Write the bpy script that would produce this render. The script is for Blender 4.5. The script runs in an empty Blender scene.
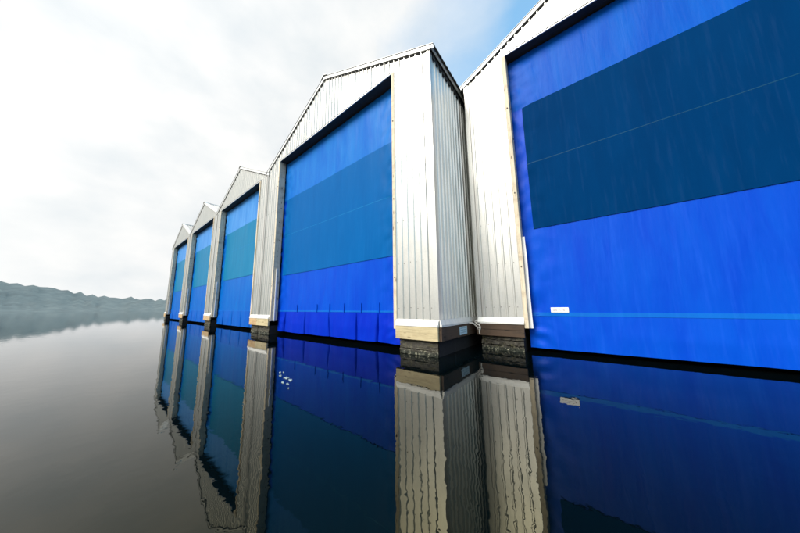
import bpy, math, random
from mathutils import Vector, Matrix, noise
R = math.radians
random.seed(7)
S = bpy.context.scene
COL = S.collection

# ------------------------------------------------------------------ helpers
class MB:
    """collects faces, then links them as one mesh object"""
    def __init__(self):
        self.v = []; self.f = []; self.m = []; self.s = []
    def face(self, pts, mat=0, smooth=False):
        b = len(self.v); self.v.extend(tuple(p) for p in pts)
        self.f.append(tuple(range(b, b + len(pts)))); self.m.append(mat); self.s.append(smooth)
    def box(self, x0, x1, y0, y1, z0, z1, mat=0):
        p = [(x, y, z) for z in (z0, z1) for y in (y0, y1) for x in (x0, x1)]
        for q in ((0,2,3,1),(4,5,7,6),(0,1,5,4),(2,6,7,3),(0,4,6,2),(1,3,7,5)):
            self.face([p[i] for i in q], mat)
    def bevbox(self, x0, x1, y0, y1, z0, z1, b=.008, mat=0):
        # box with chamfered edges
        xs, ys, zs = (x0,x1), (y0,y1), (z0,z1)
        def c(i,j,k,ax):
            p = [xs[i], ys[j], zs[k]]; s = [1-2*i, 1-2*j, 1-2*k]
            for a in range(3):
                if a != ax: p[a] += s[a]*b
            return tuple(p)
        # c(..., ax): point lying on the face normal to ax
        for i in (0,1): 
            q=[c(i,0,0,0),c(i,1,0,0),c(i,1,1,0),c(i,0,1,0)]; self.face(q if i else q[::-1],mat)
        for j in (0,1):
            q=[c(0,j,0,1),c(0,j,1,1),c(1,j,1,1),c(1,j,0,1)]; self.face(q if j else q[::-1],mat)
        for k in (0,1):
            q=[c(0,0,k,2),c(1,0,k,2),c(1,1,k,2),c(0,1,k,2)]; self.face(q if k else q[::-1],mat)
        for i in (0,1):
            for j in (0,1):
                self.face([c(i,j,0,0),c(i,j,1,0),c(i,j,1,1),c(i,j,0,1)],mat)
        for i in (0,1):
            for k in (0,1):
                self.face([c(i,0,k,0),c(i,1,k,0),c(i,1,k,2),c(i,0,k,2)],mat)
        for j in (0,1):
            for k in (0,1):
                self.face([c(0,j,k,1),c(1,j,k,1),c(1,j,k,2),c(0,j,k,2)],mat)
        for i in (0,1):
            for j in (0,1):
                for k in (0,1):
                    self.face([c(i,j,k,0),c(i,j,k,1),c(i,j,k,2)],mat)
    def prism(self, prof, fn, mat=0):
        # prof: closed list of 2D points; fn(p, end) -> 3D point, end in (0,1)
        n = len(prof)
        for i in range(n):
            a, b = prof[i], prof[(i+1) % n]
            self.face([fn(a,0), fn(b,0), fn(b,1), fn(a,1)], mat)
        self.face([fn(p,0) for p in prof][::-1], mat); self.face([fn(p,1) for p in prof], mat)
    def disc(self, c, ax, r, h, n=6, mat=0):
        # short low-poly stud standing out along ax (unit vector)
        ax = Vector(ax); t = ax.orthogonal().normalized(); u = ax.cross(t); c = Vector(c)
        a = [c + (t*math.cos(k*2*math.pi/n) + u*math.sin(k*2*math.pi/n))*r for k in range(n)]
        b = [p + ax*h - (p-c)*.25 for p in a]
        for k in range(n): self.face([a[k], a[(k+1)%n], b[(k+1)%n], b[k]], mat)
        self.face(b, mat)
    def tube(self, pts, r, n=8, mat=0):
        pts = [Vector(p) for p in pts]; rings = []
        t0 = None
        for i, p in enumerate(pts):
            d = (pts[min(i+1,len(pts)-1)] - pts[max(i-1,0)]).normalized()
            if t0 is None: t0 = d.orthogonal().normalized()
            t0 = (t0 - d*t0.dot(d)).normalized(); u = d.cross(t0)
            rr = r(i/(len(pts)-1)) if callable(r) else r
            rings.append([p + (t0*math.cos(k*2*math.pi/n)+u*math.sin(k*2*math.pi/n))*rr for k in range(n)])
        for a, b in zip(rings, rings[1:]):
            for k in range(n): self.face([a[k],a[(k+1)%n],b[(k+1)%n],b[k]],mat,True)
        self.face(rings[0][::-1],mat); self.face(rings[-1],mat)
    def build(self, name, mats, parent=None, weld=False):
        me = bpy.data.meshes.new(name)
        v, f = self.v, self.f
        if weld:
            idx = {}; nv = []; rm = []
            for p in v:
                k = (round(p[0],5), round(p[1],5), round(p[2],5))
                if k not in idx: idx[k] = len(nv); nv.append(p)
                rm.append(idx[k])
            f = [tuple(rm[i] for i in q) for q in f]; v = nv
        me.from_pydata(v, [], f)
        if not isinstance(mats, (list, tuple)): mats = [mats]
        for m in mats: me.materials.append(m)
        me.polygons.foreach_set('material_index', self.m)
        me.polygons.foreach_set('use_smooth', self.s)
        me.update()
        o = bpy.data.objects.new(name, me); COL.objects.link(o)
        if parent is not None: o.parent = parent
        return o

def tag(o, label=None, cat=None, group=None, kind=None):
    if label: o['label'] = label
    if cat: o['category'] = cat
    if group: o['group'] = group
    if kind: o['kind'] = kind
    return o
def empty(name, loc):
    o = bpy.data.objects.new(name, None); COL.objects.link(o); o.location = loc
    o.empty_display_size = .3
    return o
def kids(o): return [c for c in bpy.data.objects if c.parent == o]
def copy_tree(o, parent=None):
    c = o.copy(); COL.objects.link(c)
    if parent is not None: c.parent = parent
    for ch in kids(o): copy_tree(ch, c)
    return c

# ------------------------------------------------------------------ materials
class NT:
    def __init__(self, name):
        self.mat = bpy.data.materials.new(name); self.mat.use_nodes = True
        self.t = self.mat.node_tree; self.t.nodes.clear()
        self.out = self.n('ShaderNodeOutputMaterial'); self.p = self.n('ShaderNodeBsdfPrincipled')
        self.l(self.p.outputs[0], self.out.inputs[0])
        self.co = self.n('ShaderNodeTexCoord').outputs['Object']
    def n(self, k, **kw):
        x = self.t.nodes.new(k)
        for a, b in kw.items(): setattr(x, a, b)
        return x
    def l(self, a, b): self.t.links.new(a, b)
    def set(self, **kw):
        for a, b in kw.items(): self.p.inputs[a.replace('_',' ')].default_value = b
    def mapped(self, scale):
        m = self.n('ShaderNodeMapping'); m.inputs['Scale'].default_value = scale; self.l(self.co, m.inputs[0]); return m.outputs[0]
    def noise(self, scale=(1,1,1), detail=4, rough=.55, dist=0):
        x = self.n('ShaderNodeTexNoise'); x.inputs['Scale'].default_value = 1; x.inputs['Detail'].default_value = detail
        x.inputs['Roughness'].default_value = rough; x.inputs['Distortion'].default_value = dist
        self.l(self.mapped(scale), x.inputs['Vector']); return x.outputs['Fac']
    def ramp(self, f, stops):
        r = self.n('ShaderNodeValToRGB'); e = r.color_ramp.elements
        while len(e) < len(stops): e.new(.5)
        for k, (p, c) in enumerate(stops):
            e[k].position = p; e[k].color = (c if len(c) == 4 else (*c, 1)) if not isinstance(c, (int, float)) else (c, c, c, 1)
        self.l(f, r.inputs[0]); return r.outputs[0]
    def mix(self, fac, a, b, mode='MIX'):
        x = self.n('ShaderNodeMix', data_type='RGBA', blend_type=mode)
        for v, i in ((fac, 0), (a, 6), (b, 7)):
            if hasattr(v, 'type') and not isinstance(v, (int, float, tuple)): self.l(v, x.inputs[i])
            else: x.inputs[i].default_value = v if i == 0 else (*v, 1)
        return x.outputs[2]
    def bump(self, f, strength=.3, dist=.01, prev=None):
        b = self.n('ShaderNodeBump'); b.inputs['Strength'].default_value = strength; b.inputs['Distance'].default_value = dist
        self.l(f, b.inputs['Height'])
        if prev is not None: self.l(prev, b.inputs['Normal'])
        return b.outputs[0]

def m_metal(name, base, rough=(.24,.35), metallic=1.0, streak=.1):
    t = NT(name)
    sp = t.noise((22,22,22), 3, .7)
    st = t.noise((9,9,.35), 5, .6)
    c0 = t.ramp(sp, [(.3, tuple(c*.93 for c in base)), (.7, tuple(min(1,c*1.04) for c in base))])
    pt = t.noise((3.2,3.2,1.4), 5, .7, .6)
    c0 = t.mix(t.ramp(pt, [(.5, 0.0), (.72, .38)]), c0, tuple(c*k for c, k in zip(base, (.66,.72,.76))))
    c1 = t.mix(t.ramp(st, [(.45, 0.0), (.75, streak*2)]), c0, (.45,.43,.38))
    t.l(c1, t.p.inputs['Base Color'])
    t.l(t.ramp(t.noise((1.3,1.3,.5),4,.6), [(.3, rough[0]), (.72, rough[1])]), t.p.inputs['Roughness'])
    t.set(Metallic=metallic)
    b = t.bump(t.noise((1.6,1.6,.55),2,.5), .24, .02)
    b = t.bump(t.noise((60,60,14),3,.6), .05, .003, b)
    t.l(b, t.p.inputs['Normal'])
    return t.mat
def m_plain(name, base, rough=.6, var=.15, sc=8, metallic=0.0, bump=.1):
    t = NT(name); f = t.noise((sc,sc,sc),5,.6)
    t.l(t.ramp(f, [(.3, tuple(c*(1-var) for c in base)), (.7, tuple(min(1,c*(1+var)) for c in base))]), t.p.inputs['Base Color'])
    t.set(Roughness=rough, Metallic=metallic)
    if bump: t.l(t.bump(f, bump, .01), t.p.inputs['Normal'])
    return t.mat
def m_wood(name, base, dark, axis='x', rough=.75, knots=True, amount=.6):
    t = NT(name)
    sc = {'x': (1.2,26,26), 'y': (26,1.2,26), 'z': (26,26,1.2)}[axis]
    g = t.noise(sc, 6, .65, .6)
    c = t.ramp(g, [(.3, tuple(a*.72 for a in base)), (.5, base), (.75, tuple(min(1,a*1.15) for a in base))])
    st = t.noise((2.2,2.2,3.5), 5, .65)
    c = t.mix(t.ramp(st, [(.5, 0.0), (.72, amount)]), c, dark)
    if knots:
        v = t.n('ShaderNodeTexVoronoi'); v.inputs['Scale'].default_value = 1
        t.l(t.mapped({'x': (2.3,9,9), 'y': (9,2.3,9), 'z': (9,9,2.3)}[axis]), v.inputs['Vector'])
        c = t.mix(t.ramp(v.outputs['Distance'], [(.10, .85), (.2, 0.0)]), c, tuple(a*.45 for a in dark))
    t.l(c, t.p.inputs['Base Color']); t.set(Roughness=rough)
    t.l(t.bump(g, .35, .006), t.p.inputs['Normal'])
    return t.mat
def m_vinyl(name, base, deep, rough=.36, spec=.5, fold=.25, coat=0.0):
    t = NT(name)
    f = t.noise((2.6,2.6,.5), 4, .55, .4)
    c = t.ramp(f, [(.3, deep), (.65, base)])
    sc = t.noise((13,13,.9), 5, .65)
    c = t.mix(t.ramp(sc, [(.52, 0.0), (.8, .30)]), c, tuple(min(1,b*1.25+.015) for b in base))
    t.l(c, t.p.inputs['Base Color'])
    t.set(Roughness=rough); t.p.inputs['Specular IOR Level'].default_value = spec
    t.p.inputs['Coat Weight'].default_value = coat; t.p.inputs['Coat Roughness'].default_value = .12
    b = t.bump(t.noise((5.5,5.5,.8), 3, .5, .3), fold, .02)
    b = t.bump(t.noise((2.2,2.2,2.2), 3, .5), .25, .02, b)
    t.l(b, t.p.inputs['Normal'])
    return t.mat

M = {}
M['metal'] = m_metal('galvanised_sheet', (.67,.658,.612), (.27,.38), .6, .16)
M['side'] = m_metal('galvanised_sheet_lit_side', (.90,.89,.83), (.27,.40), .6, .16)  # same sheet as the front, colour raised for the sky light it catches
M['flash'] = m_metal('flashing_white', (.80,.79,.75), (.4,.55), .15, .12)
M['barge'] = m_metal('barge_white', (.78,.78,.76), (.4,.55), .25, .05)
M['roof'] = m_metal('roof_sheet', (.55,.55,.54), (.4,.55))
M['under'] = m_plain('shaded_roof_underside', (.07,.07,.07), .7)  # shade painted in: dark copy of the roof sheet for underside and edge
M['gapdark'] = m_plain('gap_shade_and_gasket', (.025,.025,.027), .8)  # painted shadow of rib gaps and soffit; also the lintel gasket
M['bolt'] = m_plain('bolt_heads', (.10,.085,.07), .55, .3, 30)
M['cream'] = m_wood('pale_timber', (.50,.42,.25), (.22,.13,.055), 'x', amount=.35)
M['tan'] = m_wood('tan_timber', (.52,.36,.19), (.24,.12,.05), 'x', amount=.5)
M['brown'] = m_wood('weathered_timber', (.062,.037,.021), (.02,.013,.009), 'x', amount=.7)
M['browny'] = m_wood('shaded_side_timber', (.075,.045,.026), (.025,.016,.011), 'y', amount=.6)  # brown darkened in colour for the shadow on the sides
M['jamb'] = m_wood('jamb_timber', (.66,.57,.42), (.25,.16,.09), 'z', amount=.5)
M['lintel'] = m_wood('lintel_timber', (.05,.04,.033), (.02,.017,.015), 'x', knots=False)
M['pvc'] = m_plain('white_pvc', (.80,.80,.80), .35, .04, 4, bump=.02)
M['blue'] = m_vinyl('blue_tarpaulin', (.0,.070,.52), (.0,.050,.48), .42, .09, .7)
M['top'] = m_vinyl('sky_lit_top_tarpaulin', (.010,.16,.52), (.002,.115,.48), .42, .08, .5)  # top band lightened: sky light and translucency put into the colour
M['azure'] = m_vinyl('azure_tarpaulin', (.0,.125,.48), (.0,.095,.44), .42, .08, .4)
M['azuretop'] = m_vinyl('sky_lit_azure_tarpaulin', (.06,.26,.62), (.02,.19,.55), .42, .12, .5)  # left door's top band, sky sheen painted in as a paler blue
M['azureskirt'] = m_vinyl('azure_shade_skirt', (.0,.10,.46), (.0,.075,.42), .42, .08, .3)  # left skirt, slightly darker: water's dark reflection put into the colour
M['bluetop'] = m_vinyl('sky_lit_blue_tarpaulin', (.0,.095,.48), (.0,.070,.44), .42, .06, .5)  # right door's top band, a little sky light painted in
M['skirt'] = m_vinyl('blue_shade_skirt', (.0,.028,.46), (.0,.018,.41), .42, .08, .3)  # dark water reflected in the skirt, painted as a deeper blue
M['window'] = m_vinyl('blue_tinted_mesh', (.0,.105,.34), (.0,.094,.315), .42, .05, .06)
M['teal'] = m_vinyl('teal_tinted_mesh', (.0,.175,.35), (.0,.155,.32), .42, .08, .06)
M['navy'] = m_vinyl('navy_tinted_mesh', (.0,.034,.125), (.0,.029,.11), .6, .01, .1)
M['band'] = m_vinyl('weld_band', (.0,.115,.50), (.0,.10,.46), .45, .12, .1)
M['seamdark'] = m_vinyl('dark_weld_seam', (.0,.055,.13), (.0,.045,.115), .5, .1, .1)
M['seam'] = m_vinyl('weld_seam', (.0,.17,.42), (.0,.15,.40), .45, .12, .1)
M['dark'] = m_plain('interior_dark', (.03,.03,.032), .9)
M['sign'] = m_plain('pale_blue_plate', (.48,.66,.74), .4, .08, 14, bump=0)
M['ink'] = m_plain('faded_ink', (.22,.16,.18), .7, .2, 40, bump=0)
M['signink'] = m_plain('sign_ink', (.16,.27,.36), .7, .2, 40, bump=0)
M['label'] = m_plain('white_label', (.80,.80,.80), .5, .04, 10, bump=0)
M['rope'] = m_plain('white_rope', (.62,.60,.55), .9, .3, 40, bump=.5)
M['glintpale'] = m_plain('painted_glint', (.20,.27,.28), .45, .5, 40)  # pale glint of reflected light, painted as a solid colour

def m_float():
    t = NT('tarred_float_timber')
    g = t.noise((3.5,3.5,22), 7, .72, 1.2)
    c = t.ramp(g, [(.36,(.012,.011,.009)),(.52,(.050,.044,.032)),(.8,(.12,.108,.08))])
    moss = t.noise((5,5,7), 5, .7)
    c = t.mix(t.ramp(moss,[(.54,0.0),(.66,.75)]), c, (.10,.095,.035))
    bar = t.noise((17,17,17), 3, .8)
    sep = t.n('ShaderNodeSeparateXYZ'); t.l(t.co, sep.inputs[0])
    td = t.n('ShaderNodeMapRange'); td.inputs[1].default_value=.13; td.inputs[2].default_value=.05; t.l(sep.outputs[2], td.inputs[0])
    c = t.mix(td.outputs[0], c, (.010,.014,.007))
    low = t.n('ShaderNodeMapRange'); low.inputs[1].default_value=.22; low.inputs[2].default_value=.02; t.l(sep.outputs[2], low.inputs[0])
    bm = t.n('ShaderNodeMath', operation='MULTIPLY'); t.l(t.ramp(bar,[(.54,0.0),(.62,1.0)]), bm.inputs[0]); t.l(low.outputs[0], bm.inputs[1])
    c = t.mix(bm.outputs[0], c, (.34,.33,.24))
    t.l(c, t.p.inputs['Base Color']); t.set(Roughness=.7)
    t.l(t.bump(g,.8,.03), t.p.inputs['Normal'])
    return t.mat
M['float'] = m_float()
M['floatside'] = m_plain('float_side_shade', (.012,.011,.011), .85, .3, 10, bump=.3)  # shade below the side board put into a black base colour

def m_water():
    t = NT('harbour_water')
    t.set(Roughness=.012, IOR=1.37); t.p.inputs['Base Color'].default_value = (.0006,.0022,.0030,1)
    t.p.inputs['Specular Tint'].default_value = (1,.92,.40,1)
    b = t.bump(t.noise((1.1,1.1,1),2,.5), .03, .08)
    b = t.bump(t.noise((5.5,5.5,1),2,.5,.5), .03, .03, b)
    b = t.bump(t.noise((15,15,1),2,.5,.3), .012, .01, b)
    t.l(b, t.p.inputs['Normal'])
    return t.mat
M['water'] = m_water()

# ------------------------------------------------------------------ boathouse
PITCH, RH = .2, .030
def ribs(a, b, phase=0.0):
    """x, offset pairs of a ribbed sheet between a and b"""
    out = [(a, None)]
    k = math.floor((a - phase)/PITCH) - 1
    while True:
        c = phase + k*PITCH
        if c > b + .1: break
        for dx, o in ((-.032,0),(-.013,RH),(.013,RH),(.032,0)):
            if a < c+dx < b: out.append((c+dx, o))
        k += 1
    out.append((b, None))
    def off(x):
        d = abs((x-phase+PITCH/2) % PITCH - PITCH/2)
        return RH if d <= .013 else max(0.0, RH*(.032-d)/.019)
    return [(x, off(x)) for x, _ in out]

def boathouse(name, X, Y, half, eave, apex, dhalf, dtop, L=14.0, phase=0.0, set_back=.33, win=None, slits=(), straps=(),
              board='cream', wmat='window', metal='metal', seed=1, bands=(1.02,1.075), curtain_bottom=.14, curtain_mats=('blue','skirt','top')):
    rnd = random.Random(seed)
    root = empty(name, (X, Y, 0))
    slope = (apex-eave)/half
    roofz = lambda x: apex - slope*abs(x)
    MT = M[metal]
    zb = .84
    # --- front wall
    w = MB()
    def sheet(a, b, z0):
        pr = ribs(a, b, phase)
        if a < 0 < b:
            pr.append((0.0, 0.0)); pr.sort()
            pr = [p for i, p in enumerate(pr) if i == 0 or p[0]-pr[i-1][0] > 1e-6]
        for (x0,o0),(x1,o1) in zip(pr, pr[1:]):
            w.face([(x0,-o0,z0),(x1,-o1,z0),(x1,-o1,roofz(x1)+.03),(x0,-o0,roofz(x0)+.03)])
    sheet(-half, -dhalf, zb); sheet(-dhalf+.0005, dhalf-.0005, dtop+.067); sheet(dhalf, half, zb)
    # screws beside the ribs in rows on the girts
    for z in (1.15, 2.35, 3.55, 4.75, 5.95, 7.15, 8.25, 9.3, 10.2):
        k = math.ceil((-half-phase)/PITCH)
        while phase + k*PITCH < half:
            x = phase + k*PITCH + .055
            k += 1
            if x > half-.03 or z > roofz(x)-.15: continue
            if abs(x) < dhalf+.03 and z < dtop+.1: continue
            w.disc((x+rnd.uniform(-.01,.01), 0, z+rnd.uniform(-.012,.012)), (0,-1,0), .011, .008, 6, 1)
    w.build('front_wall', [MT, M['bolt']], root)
    # --- corner flashing
    for s in (-1, 1):
        c = MB(); t = RH+.004
        c.box(min(s*half, s*(half-.09)), max(s*half, s*(half-.09)), -t-.002, -t, zb, eave-.02)
        c.box(min(s*(half+t), s*(half+t+.002)), max(s*(half+t), s*(half+t+.002)), -t-.002, .09, zb, eave-.06)
        c.box(min(s*half, s*(half+t)), max(s*half, s*(half+t)), -t-.002, -t, zb, eave-.06)
        c.build('corner_flashing', MT, root)
    # --- side walls
    for s in (-1, 1):
        sd = MB(); pr = ribs(.002, L, .1)
        for (y0,o0),(y1,o1) in zip(pr, pr[1:]):
            q = [(s*(half+o0),y0,zb),(s*(half+o1),y1,zb),(s*(half+o1),y1,eave),(s*(half+o0),y0,eave)]
            sd.face(q if s > 0 else q[::-1])
        for z in (1.2, 2.6, 4.0, 5.4, 6.8, 7.75):
            y = .155
            while y < min(L, 6):
                sd.disc((s*half, y, z+rnd.uniform(-.01,.01)), (s,0,0), .011, .008, 6, 1); y += PITCH
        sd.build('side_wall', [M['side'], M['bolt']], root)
    bk = MB()
    bk.face([(-half,L,zb),(-half,L,eave),(0,L,apex),(half,L,eave),(half,L,zb)][::-1]); bk.face([(-half,L-.05,zb),(-half,L-.05,eave),(0,L-.05,apex),(half,L-.05,eave),(half,L-.05,zb)])
    bk.box(-half,half,L-.04,L-.01,-.3,zb-.002)
    bk.build('back_wall', MT, root)
    # --- near-black sheet painted as the shed's unlit inside, behind the curtain
    ln = MB(); yi = set_back+.55
    ln.box(-half+.03,half-.03,yi,yi+.04,.05,dtop-.02); ln.build('interior_dark_sheet', M['dark'], root)
    # --- roof
    oh = .18
    for s in (-1, 1):
        rf = MB(); pr = ribs(-.075, L+.08, .02)
        def P(x, y, up): return (s*x, y, roofz(x)+.125+up)
        xe = half+oh
        for (y0,o0),(y1,o1) in zip(pr, pr[1:]):
            q = [P(0,y0,o0),P(xe,y0,o0),P(xe,y1,o1),P(0,y1,o1)]
            rf.face(q if s > 0 else q[::-1])
            q = [P(0,y0,o0-.012),P(xe,y0,o0-.012),P(xe,y1,o1-.012),P(0,y1,o1-.012)]
            rf.face(q[::-1] if s > 0 else q, 1)
            q = [P(xe,y0,o0-.012),P(xe,y1,o1-.012),P(xe,y1,o1),P(xe,y0,o0)]
            rf.face(q if s < 0 else q[::-1], 1)
        rf.build('roof', [M['roof'], M['under']], root)
        # barge flashing along the gable
        b = MB()
        def F(p, e):
            x = 0 if e == 0 else half+oh-.01
            return (s*x, p[0], roofz(x)+p[1])
        b.prism([(-.062,-.012),(-.062,.15),(.12,.162),(.12,.128),(-.03,.118),(-.03,-.012)], F)
        b.build('barge_flashing', M['barge'], root)
        # dark dashes painted as shaded gaps between the ribs
        cl = MB(); pr = sorted({round(x,4) for x,_ in ribs(.02, half-.05, phase if s>0 else -phase)})
        k = math.ceil((.02-(phase if s>0 else -phase))/PITCH)
        while True:
            c = (phase if s>0 else -phase)+k*PITCH; k += 1
            a, e = c+.03, c+PITCH-.03
            if e > half-.1: break
            for q0 in [0]:
                pts = [(s*a,roofz(a)-.05),(s*e,roofz(e)-.05),(s*e,roofz(e)-.006),(s*a,roofz(a)-.006)]
                fr = [(x,-.027,z) for x,z in pts]; bb = [(x,-.001,z) for x,z in pts]
                cl.face(fr if s > 0 else fr[::-1])
                for i in range(4):
                    qq = [fr[i],bb[i],bb[(i+1)%4],fr[(i+1)%4]]; cl.face(qq if s>0 else qq[::-1])
        cl.build('gap_shade_strip', M['gapdark'], root)
        # eave fascia; soffit and rib gaps coloured as black shadow
        e = MB(); x0, x1 = half+.085, half+.112
        e.box(min(s*x0,s*x1), max(s*x0,s*x1), -.06, L, eave-.03, eave+.062); e.build('eave_fascia', M['barge'], root)
        sf = MB(); x0, x1 = half+.027, half+.083
        sf.box(min(s*x0,s*x1), max(s*x0,s*x1), -.028, L, eave-.005, eave+.03)
        y = .1
        while y < L:
            a, c = s*(half+.001), s*(half+.05)
            sf.box(min(a,c), max(a,c), y+.034, min(L, y+PITCH-.034), eave-.15, eave-.006); y += PITCH
        sf.build('soffit', M['gapdark'], root)
    rc = MB()
    rc.prism([(-.2,-.2*slope),(0,0),(.2,-.2*slope),(.2,-.2*slope+.02),(0,.03),(-.2,-.2*slope+.02)], lambda p,e: (p[0], -.1 if e == 0 else L+.1, apex+.155+p[1]))
    rc.build('ridge_cap', M['roof'], root)
    # --- door frame
    jw = .105
    for s in (-1, 1):
        j = MB(); a, b = s*dhalf, s*(dhalf-jw)
        j.bevbox(min(a,b), max(a,b), -.045, set_back-.06, .60, dtop-.004, .007)
        for z in (1.1,1.9,2.7,3.5,4.3,5.2,6.1,7.0,7.8):
            j.disc((s*(dhalf-jw), .10+.09*(rnd.random()), z+rnd.uniform(-.15,.15)), (-s,0,0), .024, .014, 8, 1)
        for z in (2.15,4.4,6.95):
            j.disc((s*(dhalf-.05), -.045, z+rnd.uniform(-.2,.2)), (0,-1,0), .02, .02, 8, 1)
        jo = j.build('door_jamb', [M['jamb'], M['bolt']], root)
        g = MB(); x = s*(dhalf-jw-.035)
        pts = []
        for i in range(25):
            z = .60+(2.42*i/24)
            pts.append((x+.012*noise.noise(Vector((z*1.4, seed*3.1+s, 0))), .10, z))
        n0 = len(g.v)
        for (p, q) in zip(pts, pts[1:]):
            hw = .034
            c = [(-hw,-.02),(hw,-.02),(hw,.02),(-hw,.02)]
            for i in range(4):
                a_, b_ = c[i], c[(i+1)%4]
                g.face([(p[0]+a_[0],p[1]+a_[1],p[2]),(p[0]+b_[0],p[1]+b_[1],p[2]),(q[0]+b_[0],q[1]+b_[1],q[2]),(q[0]+a_[0],q[1]+a_[1],q[2])], 0)
        for p in (pts[0], pts[-1]):
            g.face([(p[0]-.034,p[1]-.02,p[2]),(p[0]+.034,p[1]-.02,p[2]),(p[0]+.034,p[1]+.02,p[2]),(p[0]-.034,p[1]+.02,p[2])])
        g.build('guide_strip', M['pvc'], root)
    lt = MB(); lt.box(-dhalf-.0, dhalf+.0, .004, set_back+.16, dtop, dtop+.2); lt.build('lintel', M['lintel'], root)
    lf = MB()
    lf.box(-dhalf, dhalf, -.030, -.003, dtop+.002, dtop+.034)
    lf.build('lintel_flashing', M['flash'], root)
    lg = MB(); lg.box(-dhalf, dhalf, -.0275, -.003, dtop+.036, dtop+.066); lg.build('lintel_gasket', M['gapdark'], root)
    # --- door curtain
    yc = set_back
    cw = dhalf-.06
    zt = dtop-.03
    sl = sorted(slits)
    def disp(x, z):
        n = noise.noise(Vector((x*1.1+seed*7, z*.13, 0)))*.018 + noise.noise(Vector((x*3.1, z*.4, seed*5.0)))*.006
        n += noise.noise(Vector((x*.35, z*.5, seed*2.0)))*.02
        # drag wrinkles near the side edges
        e = max(0.0, 1-(cw-abs(x))/1.3)
        if e > 0: n += e*e*.075*noise.noise(Vector(((abs(x)+z*.8)*2.4+seed, (abs(x)*.6-z)*4.2, seed*3.0)))
        zk = max(bands)
        if z < zk:
            k = min(1.0, (zk-z)/.55)
            a = [-cw]+list(sl)+[cw]
            for u, v in zip(a, a[1:]):
                if u <= x <= v:
                    tt = (x-u)/(v-u)
                    n -= k*.05*(math.sin(math.pi*tt)**.6)*(.6+.8*abs(noise.noise(Vector((u*3.7,seed,.5)))))
                    break
            for q in sl:
                qq = q+.10*(zk-z)*math.sin(q*9.1)
                n += .11*k*max(0.0, 1-abs(x-qq)/(.014+.045*k))
            n += k*.012*noise.noise(Vector((x*2.0+5, z*2.0, seed)))
        return n
    def cloth(a, b, z0, z1, off, nx, nz, extra=(), mat=0, mb=None, hem=None):
        xs = sorted({round(a+(b-a)*i/nx,4) for i in range(nx+1)} | {round(v,4) for v in extra if a < v < b})
        zs = [z0+(z1-z0)*i/nz for i in range(nz+1)]
        g = mb or MB()
        def pt(x, z, yo):
            zz = z
            if hem and z == z0: zz = z0+hem(x)
            return (x, yc+disp(x,z)+yo, zz)
        G = [[pt(x,z,-off) for x in xs] for z in zs]
        for i in range(nz):
            for j in range(len(xs)-1):
                g.face([G[i][j],G[i][j+1],G[i+1][j+1],G[i+1][j]], mat, True)
        # cloth edge turned back 6 mm so that the sheet has a thickness
        def edge(p): 
            return [(q[0], q[1]+max(.006,off), q[2]) for q in p]
        for line in (G[0], G[-1], [r_[0] for r_ in G], [r_[-1] for r_ in G]):
            line = [(q[0], q[1]+.0003, q[2]) for q in line]; e2 = edge(line)
            for i in range(len(line)-1): g.face([line[i],line[i+1],e2[i+1],e2[i]], mat)
        return g
    ex = [q+d for q in sl for d in (-.10,-.075,-.05,-.035,-.022,-.011,0,.011,.022,.035,.05,.075,.10)]
    cm = MB()
    wx0, wx1, wz0, wzm, wz1 = win
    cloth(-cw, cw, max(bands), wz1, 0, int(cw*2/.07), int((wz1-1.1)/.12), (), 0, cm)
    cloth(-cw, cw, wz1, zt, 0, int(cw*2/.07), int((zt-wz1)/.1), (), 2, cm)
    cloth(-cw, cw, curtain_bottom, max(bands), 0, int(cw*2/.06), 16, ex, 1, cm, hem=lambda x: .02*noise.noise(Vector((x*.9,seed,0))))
    cur = cm.build('door_curtain', [M[q] for q in curtain_mats], root, weld=True)
    wx0, wx1, wz0, wzm, wz1 = win
    nn = int((wx1-wx0)/.07)
    cloth(wx0, wx1, wz0, wzm-.009, .016, nn, int((wzm-wz0)/.12)).build('window_panel', M[wmat], cur, weld=True)
    cloth(wx0, wx1, wzm+.009, wz1, .016, nn, int((wz1-wzm)/.12)).build('window_panel', M[wmat], cur, weld=True)
    cloth(wx0, wx1, wzm-.0085, wzm+.0085, .017, nn, 1).build('seam', M['seamdark' if wmat == 'navy' else 'seam'], cur, weld=True)
    cloth(-cw+.01, cw-.01, bands[0], bands[1], .005, int(cw*2/.06), 1).build('weld_band', M['band'], cur, weld=True)
    for q in straps:
        st = MB(); d = disp(q, 1.2)
        st.box(q-.016, q+.016, yc+d-.03, yc+d-.012, bands[0]-.02, bands[1]+.24); st.build('strap', M['blue'], cur)
    # --- sills, boards and floats under the two piers
    for s in (-1, 1):
        xa, xb = sorted((s*half, s*(dhalf-.005)))
        if s > 0: xb += .02 if True else 0
        f = MB()
        xo0, xo1 = xa-(.0 if s > 0 else .012), xb+.0
        f.prism([(-.075,.695),(-.105,.70),(-.105,.745),(-.034,.868),(-.028,.868),(-.028,.695)], lambda p,e: ((xo0 if e==0 else xo1), p[0], p[1]))
        f.build('sill_flashing', M['flash'], root)
        b = MB(); bm = board
        b.bevbox(xo0+.004, xo1-.004, -.098, -.03, .372, .692, .006)
        if bm == 'brown':
            b = MB()
            b.bevbox(xo0+.004, xo1-.004, -.098, -.03, .372, .535, .006); b.bevbox(xo0+.004, xo1-.004, -.09, -.03, .54, .692, .006)
        b.build('skirt_board', M[bm], root)
        # side flashing and side board
        x1 = half+.02
        sfl = MB()
        prof = [(0,.70),(.055,.70),(.055,.745),(.012,.868),(0,.868)]
        y0 = -.028
        pr = prof if s > 0 else prof
        sfl.prism(pr, lambda p,e: (s*(half+RH+.006+p[0]), (-.03 if e==0 else L), p[1])); sfl.build('sill_flashing', M['flash'], root)
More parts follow.
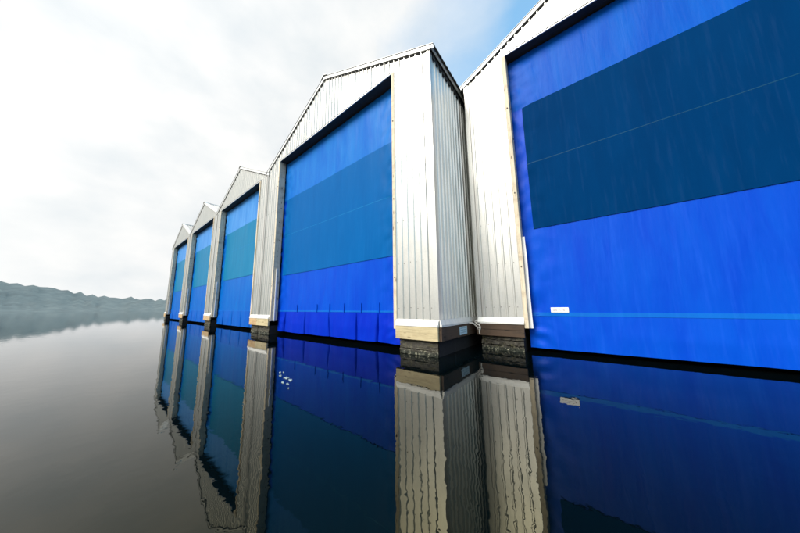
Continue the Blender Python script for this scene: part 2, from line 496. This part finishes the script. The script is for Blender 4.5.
        sb = MB(); a_, b_ = sorted((s*(half-.02), s*(half+RH+.05)))
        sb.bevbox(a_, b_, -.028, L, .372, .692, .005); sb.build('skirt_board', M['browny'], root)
        # float: stacked rough timbers
        fl = MB(); fx0, fx1 = xo0+.09 if s > 0 else xo0+.06, xo1-.05
        z = -.45; ci = 0
        while z < .365:
            hgt = rnd.uniform(.13,.2) if board != 'brown' else rnd.uniform(.09,.22); z2 = min(.368, z+hgt)
            yo = -.02+rnd.uniform(-.022,.022); n = 48; am = .026 if board != 'brown' else .06
            for i in range(n):
                u0, u1 = fx0+(fx1-fx0)*i/n, fx0+(fx1-fx0)*(i+1)/n
                def yy(x, zz): return yo+am*noise.noise(Vector((x*7, zz*24+ci*9, seed)))+.5*am*noise.noise(Vector((x*19, zz*50, seed)))
                zm = (z+z2)/2
                A = [(u0,yy(u0,z)+.02,z),(u0,yy(u0,zm),z+.02),(u0,yy(u0,zm+.3),z2-.02),(u0,yy(u0,z2)+.02,z2-.004)]
                B = [(u1,yy(u1,z)+.02,z),(u1,yy(u1,zm),z+.02),(u1,yy(u1,zm+.3),z2-.02),(u1,yy(u1,z2)+.02,z2-.004)]
                for k in range(3): fl.face([A[k],B[k],B[k+1],A[k+1]],0)
            z = z2; ci += 1
        fl.box(fx0+.01, fx1-.01, .04, L, -.45, .368, 1)
        fl.build('float', [M['float'], M['floatside']], root)
    return root, cur, disp

GROUP = 'boathouses in a row on the water'
# middle boathouse
bc, curC, dispC = boathouse('boathouse', -7.73, 5.15, 4.945, 8.31, 10.72, 3.71, 8.47, phase=.105, set_back=.33,
    win=(-3.42, 3.42, 2.70, 4.62, 6.45), slits=(-2.93,-1.38,.22,1.73,2.70), straps=(-1.97,-.51,.29,1.11,1.96,2.75), board='cream', seed=1)
tag(bc, 'large silver boathouse with wide blue curtain door, its ribbed side wall showing', 'boathouse', GROUP)
# right boathouse
br, curR, dispR = boathouse('boathouse', 2.47, 7.0, 4.945, 8.40, 10.80, 3.785, 8.64, phase=.03, set_back=.27,
    win=(-3.41, 3.41, 3.24, 5.12, 6.92), slits=(), board='brown', wmat='navy', seed=4, bands=(.91,1.0), curtain_bottom=.10, curtain_mats=('blue','blue','bluetop'))
tag(br, 'silver boathouse set back at the right, its blue curtain door carrying a small white label', 'boathouse', GROUP)
# left boathouse
bl, curL, dispL = boathouse('boathouse', -16.87, 5.15, 4.18, 8.24, 10.25, 3.33, 8.22, phase=.05, set_back=.33,
    win=(-2.75, 3.16, 3.08, 4.98, 6.38), slits=(-2.1,-.6,.9,2.2), straps=(), board='tan', wmat='teal', seed=9, curtain_mats=('azure','azureskirt','azuretop'))
tag(bl, 'smaller silver boathouse with teal door window, joined to the left of the middle one', 'boathouse', GROUP)
# two more of the same kind further along the row
for i, (x, lab) in enumerate(((-25.25, 'distant silver boathouse, between the smaller one and the farthest one of the row'),
                             (-33.63, 'farthest silver boathouse at the left end of the row'))):
    c = copy_tree(bl); c.location = (x, 5.15+.05*(i+1), 0); c['label'] = lab

# white maker's label on the right curtain
lb = MB(); x0, x1 = -.735-2.47, -.365-2.47
yl = .27+dispR(-3.0, 1.04)-.03
lb.bevbox(x0, x1, yl, yl+.012, 1.0, 1.125, .004)
lo = lb.build('cloth_label', M['label'], curR)
lo['label'] = 'small white rectangular label with faded grey lettering'
ik = MB(); xx = x0+.045
rr = random.Random(3)
while xx < x1-.05:
    wd = rr.uniform(.008,.02); ik.box(xx, xx+wd, yl-.002, yl-.0005, 1.045, 1.045+rr.uniform(.014,.026)); xx += wd+rr.uniform(.004,.012)
ik.build('lettering', M['ink'], lo).parent = curR

# pale blue plate on the side board of the middle boathouse
sx = -2.785+RH+.05+.004
sg = MB(); sg.bevbox(sx, sx+.008, 6.11, 6.60, .425, .635, .003)
so = sg.build('name_plate', M['sign'])
tag(so, 'small pale blue plate fixed to the dark side board of the middle boathouse', 'sign')
sk = MB(); rr = random.Random(8)
for z in (.475,.535,.59):
    y = 6.16
    while y < 6.54:
        wd = rr.uniform(.015,.05); sk.box(sx+.0085, sx+.010, y, y+wd, z, z+.02); y += wd+rr.uniform(.012,.03)
sk.build('lettering', M['signink'], so)

# ------------------------------------------------------------------ mooring rope in the gap
rp = MB()
def arc(pts, n=8):
    out = []
    for i in range(len(pts)-1):
        p0 = Vector(pts[max(i-1,0)]); p1 = Vector(pts[i]); p2 = Vector(pts[i+1]); p3 = Vector(pts[min(i+2,len(pts)-1)])
        for k in range(n):
            t = k/n; out.append(.5*((2*p1)+(p2-p0)*t+(2*p0-5*p1+4*p2-p3)*t*t+(3*p1-p0-3*p2+p3)*t**3))
    out.append(Vector(pts[-1])); return out
rp.tube(arc([(-2.70,6.80,.70),(-2.62,6.88,.685),(-2.54,6.93,.60),(-2.485,6.93,.53),(-2.45,6.905,.50)]), .020)
rp.tube(arc([(-2.45,6.885,.72),(-2.52,6.90,.76),(-2.57,6.92,.73),(-2.50,6.91,.66),(-2.44,6.88,.64),(-2.42,6.88,.56),(-2.46,6.9,.47),(-2.45,6.9,.40)]), lambda t: .022-.008*t)
rp.tube(arc([(-2.50,6.89,.55),(-2.46,6.87,.585),(-2.43,6.88,.55),(-2.46,6.92,.52),(-2.50,6.90,.54)]), .02)
tag(rp.build('mooring_rope', M['rope']), 'knotted white mooring rope in the dark gap between the middle and right boathouses', 'rope')

# ------------------------------------------------------------------ glints on the water, modelled as pale patches
fl = [(-4.60,2.321,.05),(-4.557,2.353,.03),(-4.374,2.207,.06),(-4.168,2.21,.10),(-3.99,2.184,.09),(-3.978,2.046,.05),(-3.837,2.056,.05),(-3.62,1.96,.025)]
for i, (x, y, r) in enumerate(fl):
    m = MB(); n = 14; rg = []
    for k in range(n):
        a = k*2*math.pi/n; q = .8*r*(.4+1.2*abs(noise.noise(Vector((math.cos(a)*2.2, math.sin(a)*2.2, i*2.7)))))
        rg.append((math.cos(a)*q*1.6, math.sin(a)*q*.6))
    m.face([(a*.7,b*.7,.012) for a,b in rg])
    for k in range(n):
        a, b = rg[k], rg[(k+1)%n]
        m.face([(a[0],a[1],-.004),(b[0],b[1],-.004),(b[0]*.7,b[1]*.7,.012),(a[0]*.7,a[1]*.7,.012)])
    o = m.build('water_glint', M['glintpale']); o.location = (x, y, 0); o.rotation_euler.z = -.35
    tag(o, 'small pale patch standing in for a glint on the water before the middle blue door', 'debris', 'pale painted glints on the water')

# ------------------------------------------------------------------ water and far shore
wt = MB(); wt.face([(-4000,-4000,0),(4000,-4000,0),(4000,4000,0),(-4000,4000,0)])
tag(wt.build('water', M['water']), kind='structure')

def m_forest():
    t = NT('hazy_forest_shore'); f = t.noise((.09,.09,.13),6,.7)
    t.l(t.ramp(f,[(.3,(.06,.085,.09)),(.55,(.09,.125,.13)),(.75,(.13,.165,.16))]), t.p.inputs['Base Color']); t.set(Roughness=.9)  # haze put into the forest colour, paler and bluer
    return t.mat
M['forest'] = m_forest()
sh = MB(); na, nr = 420, 14; G = []
for i in range(na+1):
    dg = 150+235*i/na; a = R(dg)        # from far left, round behind the camera, to an unseen bank added on the right to darken reflections
    k = max(0.0, min(1.0, (dg-300)/45)); k = k*k*(3-2*k)
    ed = min(1, i/95)
    row = []
    for j in range(nr+1):
        t = j/nr; d = (420-250*k)+(260-90*k)*t
        h = (56+10*k)*(1-math.cos(min(1,t*1.25)*math.pi))/2
        h = h*(.10+.90*ed**1.5)*(.8+.45*noise.noise(Vector((math.cos(a)*4, math.sin(a)*4, 1))))
        h += (6+5*t)*abs(noise.noise(Vector((math.cos(a)*150, math.sin(a)*150, t*14))))*min(1,t*6) - (1.5 if j == 0 else 0)
        row.append((math.cos(a)*d, math.sin(a)*d, h))
    G.append(row)
for i in range(na):
    for j in range(nr): sh.face([G[i][j],G[i][j+1],G[i+1][j+1],G[i+1][j]], 0, True)
tag(sh.build('hills', M['forest'], weld=True), kind='structure')

# ------------------------------------------------------------------ sky and sun
SUN_EL, SUN_AZ = R(42), R(-16)      # sun stands behind the camera (-y), to the left
W = bpy.data.worlds.new('World'); S.world = W; W.use_nodes = True
nt = W.node_tree; nt.nodes.clear()
def N(k): return nt.nodes.new(k)
out = N('ShaderNodeOutputWorld'); bg = N('ShaderNodeBackground'); bg.inputs['Strength'].default_value = .1
nt.links.new(bg.outputs[0], out.inputs[0])
sky = N('ShaderNodeTexSky'); sky.sky_type = 'NISHITA'; sky.sun_disc = False
sky.sun_elevation = SUN_EL; sky.sun_rotation = math.pi - SUN_AZ
sky.altitude = 0; sky.air_density = 1; sky.dust_density = .6; sky.ozone_density = 1.5
tc = N('ShaderNodeTexCoord')
mp = N('ShaderNodeMapping'); mp.inputs['Scale'].default_value = (1.0,1.0,1.7); nt.links.new(tc.outputs['Generated'], mp.inputs[0])
nz = N('ShaderNodeTexNoise'); nz.inputs['Scale'].default_value = 2.1; nz.inputs['Detail'].default_value = 6; nz.inputs['Roughness'].default_value = .5
nt.links.new(mp.outputs[0], nz.inputs['Vector'])
# cloud bank to the left, thinning toward the right
sp = N('ShaderNodeSeparateXYZ'); nt.links.new(tc.outputs['Generated'], sp.inputs[0])
def math_(op, a, b):
    m = N('ShaderNodeMath'); m.operation = op
    for i, v in enumerate((a, b)):
        if isinstance(v, (int,float)): m.inputs[i].default_value = v
        else: nt.links.new(v, m.inputs[i])
    return m.outputs[0]
CL_A, CL_B = 2.0, .86
g = math_('MULTIPLY', sp.outputs[0], -CL_A)               # more cloud toward -x
g = math_('ADD', g, CL_B)
g = math_('MULTIPLY', g, .5)
back = math_('MULTIPLY', sp.outputs[1], -.95)             # and behind the camera
dens = math_('ADD', math_('ADD', nz.outputs['Fac'], g), back)
cr = N('ShaderNodeValToRGB'); cr.color_ramp.elements[0].position = .40; cr.color_ramp.elements[1].position = .86
nt.links.new(dens, cr.inputs[0])
nz2 = N('ShaderNodeTexNoise'); nz2.inputs['Scale'].default_value = 5; nz2.inputs['Detail'].default_value = 5
nt.links.new(mp.outputs[0], nz2.inputs['Vector'])
cc = N('ShaderNodeValToRGB'); e = cc.color_ramp.elements
e[0].position = .3; e[0].color = (2.4,2.54,2.62,1); e[1].position = .65; e[1].color = (3.0,2.99,2.95,1)
nt.links.new(nz2.outputs['Fac'], cc.inputs[0])
tint = N('ShaderNodeMix'); tint.data_type = 'RGBA'; tint.blend_type = 'MULTIPLY'; tint.inputs[0].default_value = 1
nt.links.new(sky.outputs[0], tint.inputs[6]); tint.inputs[7].default_value = (1.2,1.5,1.30,1)
# thin cloud lights up round the hidden sun
dot = N('ShaderNodeVectorMath'); dot.operation = 'DOT_PRODUCT'; nt.links.new(tc.outputs['Generated'], dot.inputs[0])
dot.inputs[1].default_value = (math.sin(SUN_AZ)*math.cos(SUN_EL), -math.cos(SUN_AZ)*math.cos(SUN_EL), math.sin(SUN_EL))
glow = math_('ADD', math_('MULTIPLY', math_('POWER', math_('MAXIMUM', math_('ADD', math_('MULTIPLY', dot.outputs['Value'], .5), .5), 0.0), 4.0), .35), 1.0)
lit = N('ShaderNodeVectorMath'); lit.operation = 'SCALE'; nt.links.new(cc.outputs[0], lit.inputs[0]); nt.links.new(glow, lit.inputs['Scale'])
mx = N('ShaderNodeMix'); mx.data_type = 'RGBA'
nt.links.new(cr.outputs[0], mx.inputs[0]); nt.links.new(tint.outputs[2], mx.inputs[6]); nt.links.new(lit.outputs[0], mx.inputs[7])
nt.links.new(mx.outputs[2], bg.inputs['Color'])

sl = bpy.data.lights.new('sun', 'SUN'); sl.energy = 1.5; sl.angle = R(32); sl.color = (1,.965,.9)
so_ = bpy.data.objects.new('sun', sl); COL.objects.link(so_)
d = Vector((-math.sin(SUN_AZ)*math.cos(SUN_EL), math.cos(SUN_AZ)*math.cos(SUN_EL), -math.sin(SUN_EL)))   # travel direction
so_.rotation_euler = d.to_track_quat('-Z', 'Y').to_euler()
so_.location = (0,-20,30)

# ------------------------------------------------------------------ camera
cam = bpy.data.cameras.new('camera'); co = bpy.data.objects.new('camera', cam); COL.objects.link(co)
yaw, pitch, roll = R(-38.557), R(8.230), R(-.670)
f = Vector((math.sin(yaw)*math.cos(pitch), math.cos(yaw)*math.cos(pitch), math.sin(pitch)))
r = Vector((math.cos(yaw), -math.sin(yaw), 0)); u = r.cross(f)
r2 = math.cos(roll)*r + math.sin(roll)*u; u2 = -math.sin(roll)*r + math.cos(roll)*u
co.matrix_world = Matrix(((r2.x,u2.x,-f.x,0),(r2.y,u2.y,-f.y,0),(r2.z,u2.z,-f.z,1.2),(0,0,0,1)))
cam.sensor_width = 36; cam.sensor_fit = 'HORIZONTAL'; cam.lens = 238.84/800*36
cam.shift_x = (400-394.61)/800; cam.shift_y = (271.72-266.5)/800
cam.clip_start = .05; cam.clip_end = 9000
S.camera = co
S.render.resolution_x, S.render.resolution_y = 1024, 682
S.view_settings.view_transform = 'Standard'; S.view_settings.look = 'None'
S.view_settings.gamma = 1; S.view_settings.use_curve_mapping = False
S.view_settings.exposure = 1.68
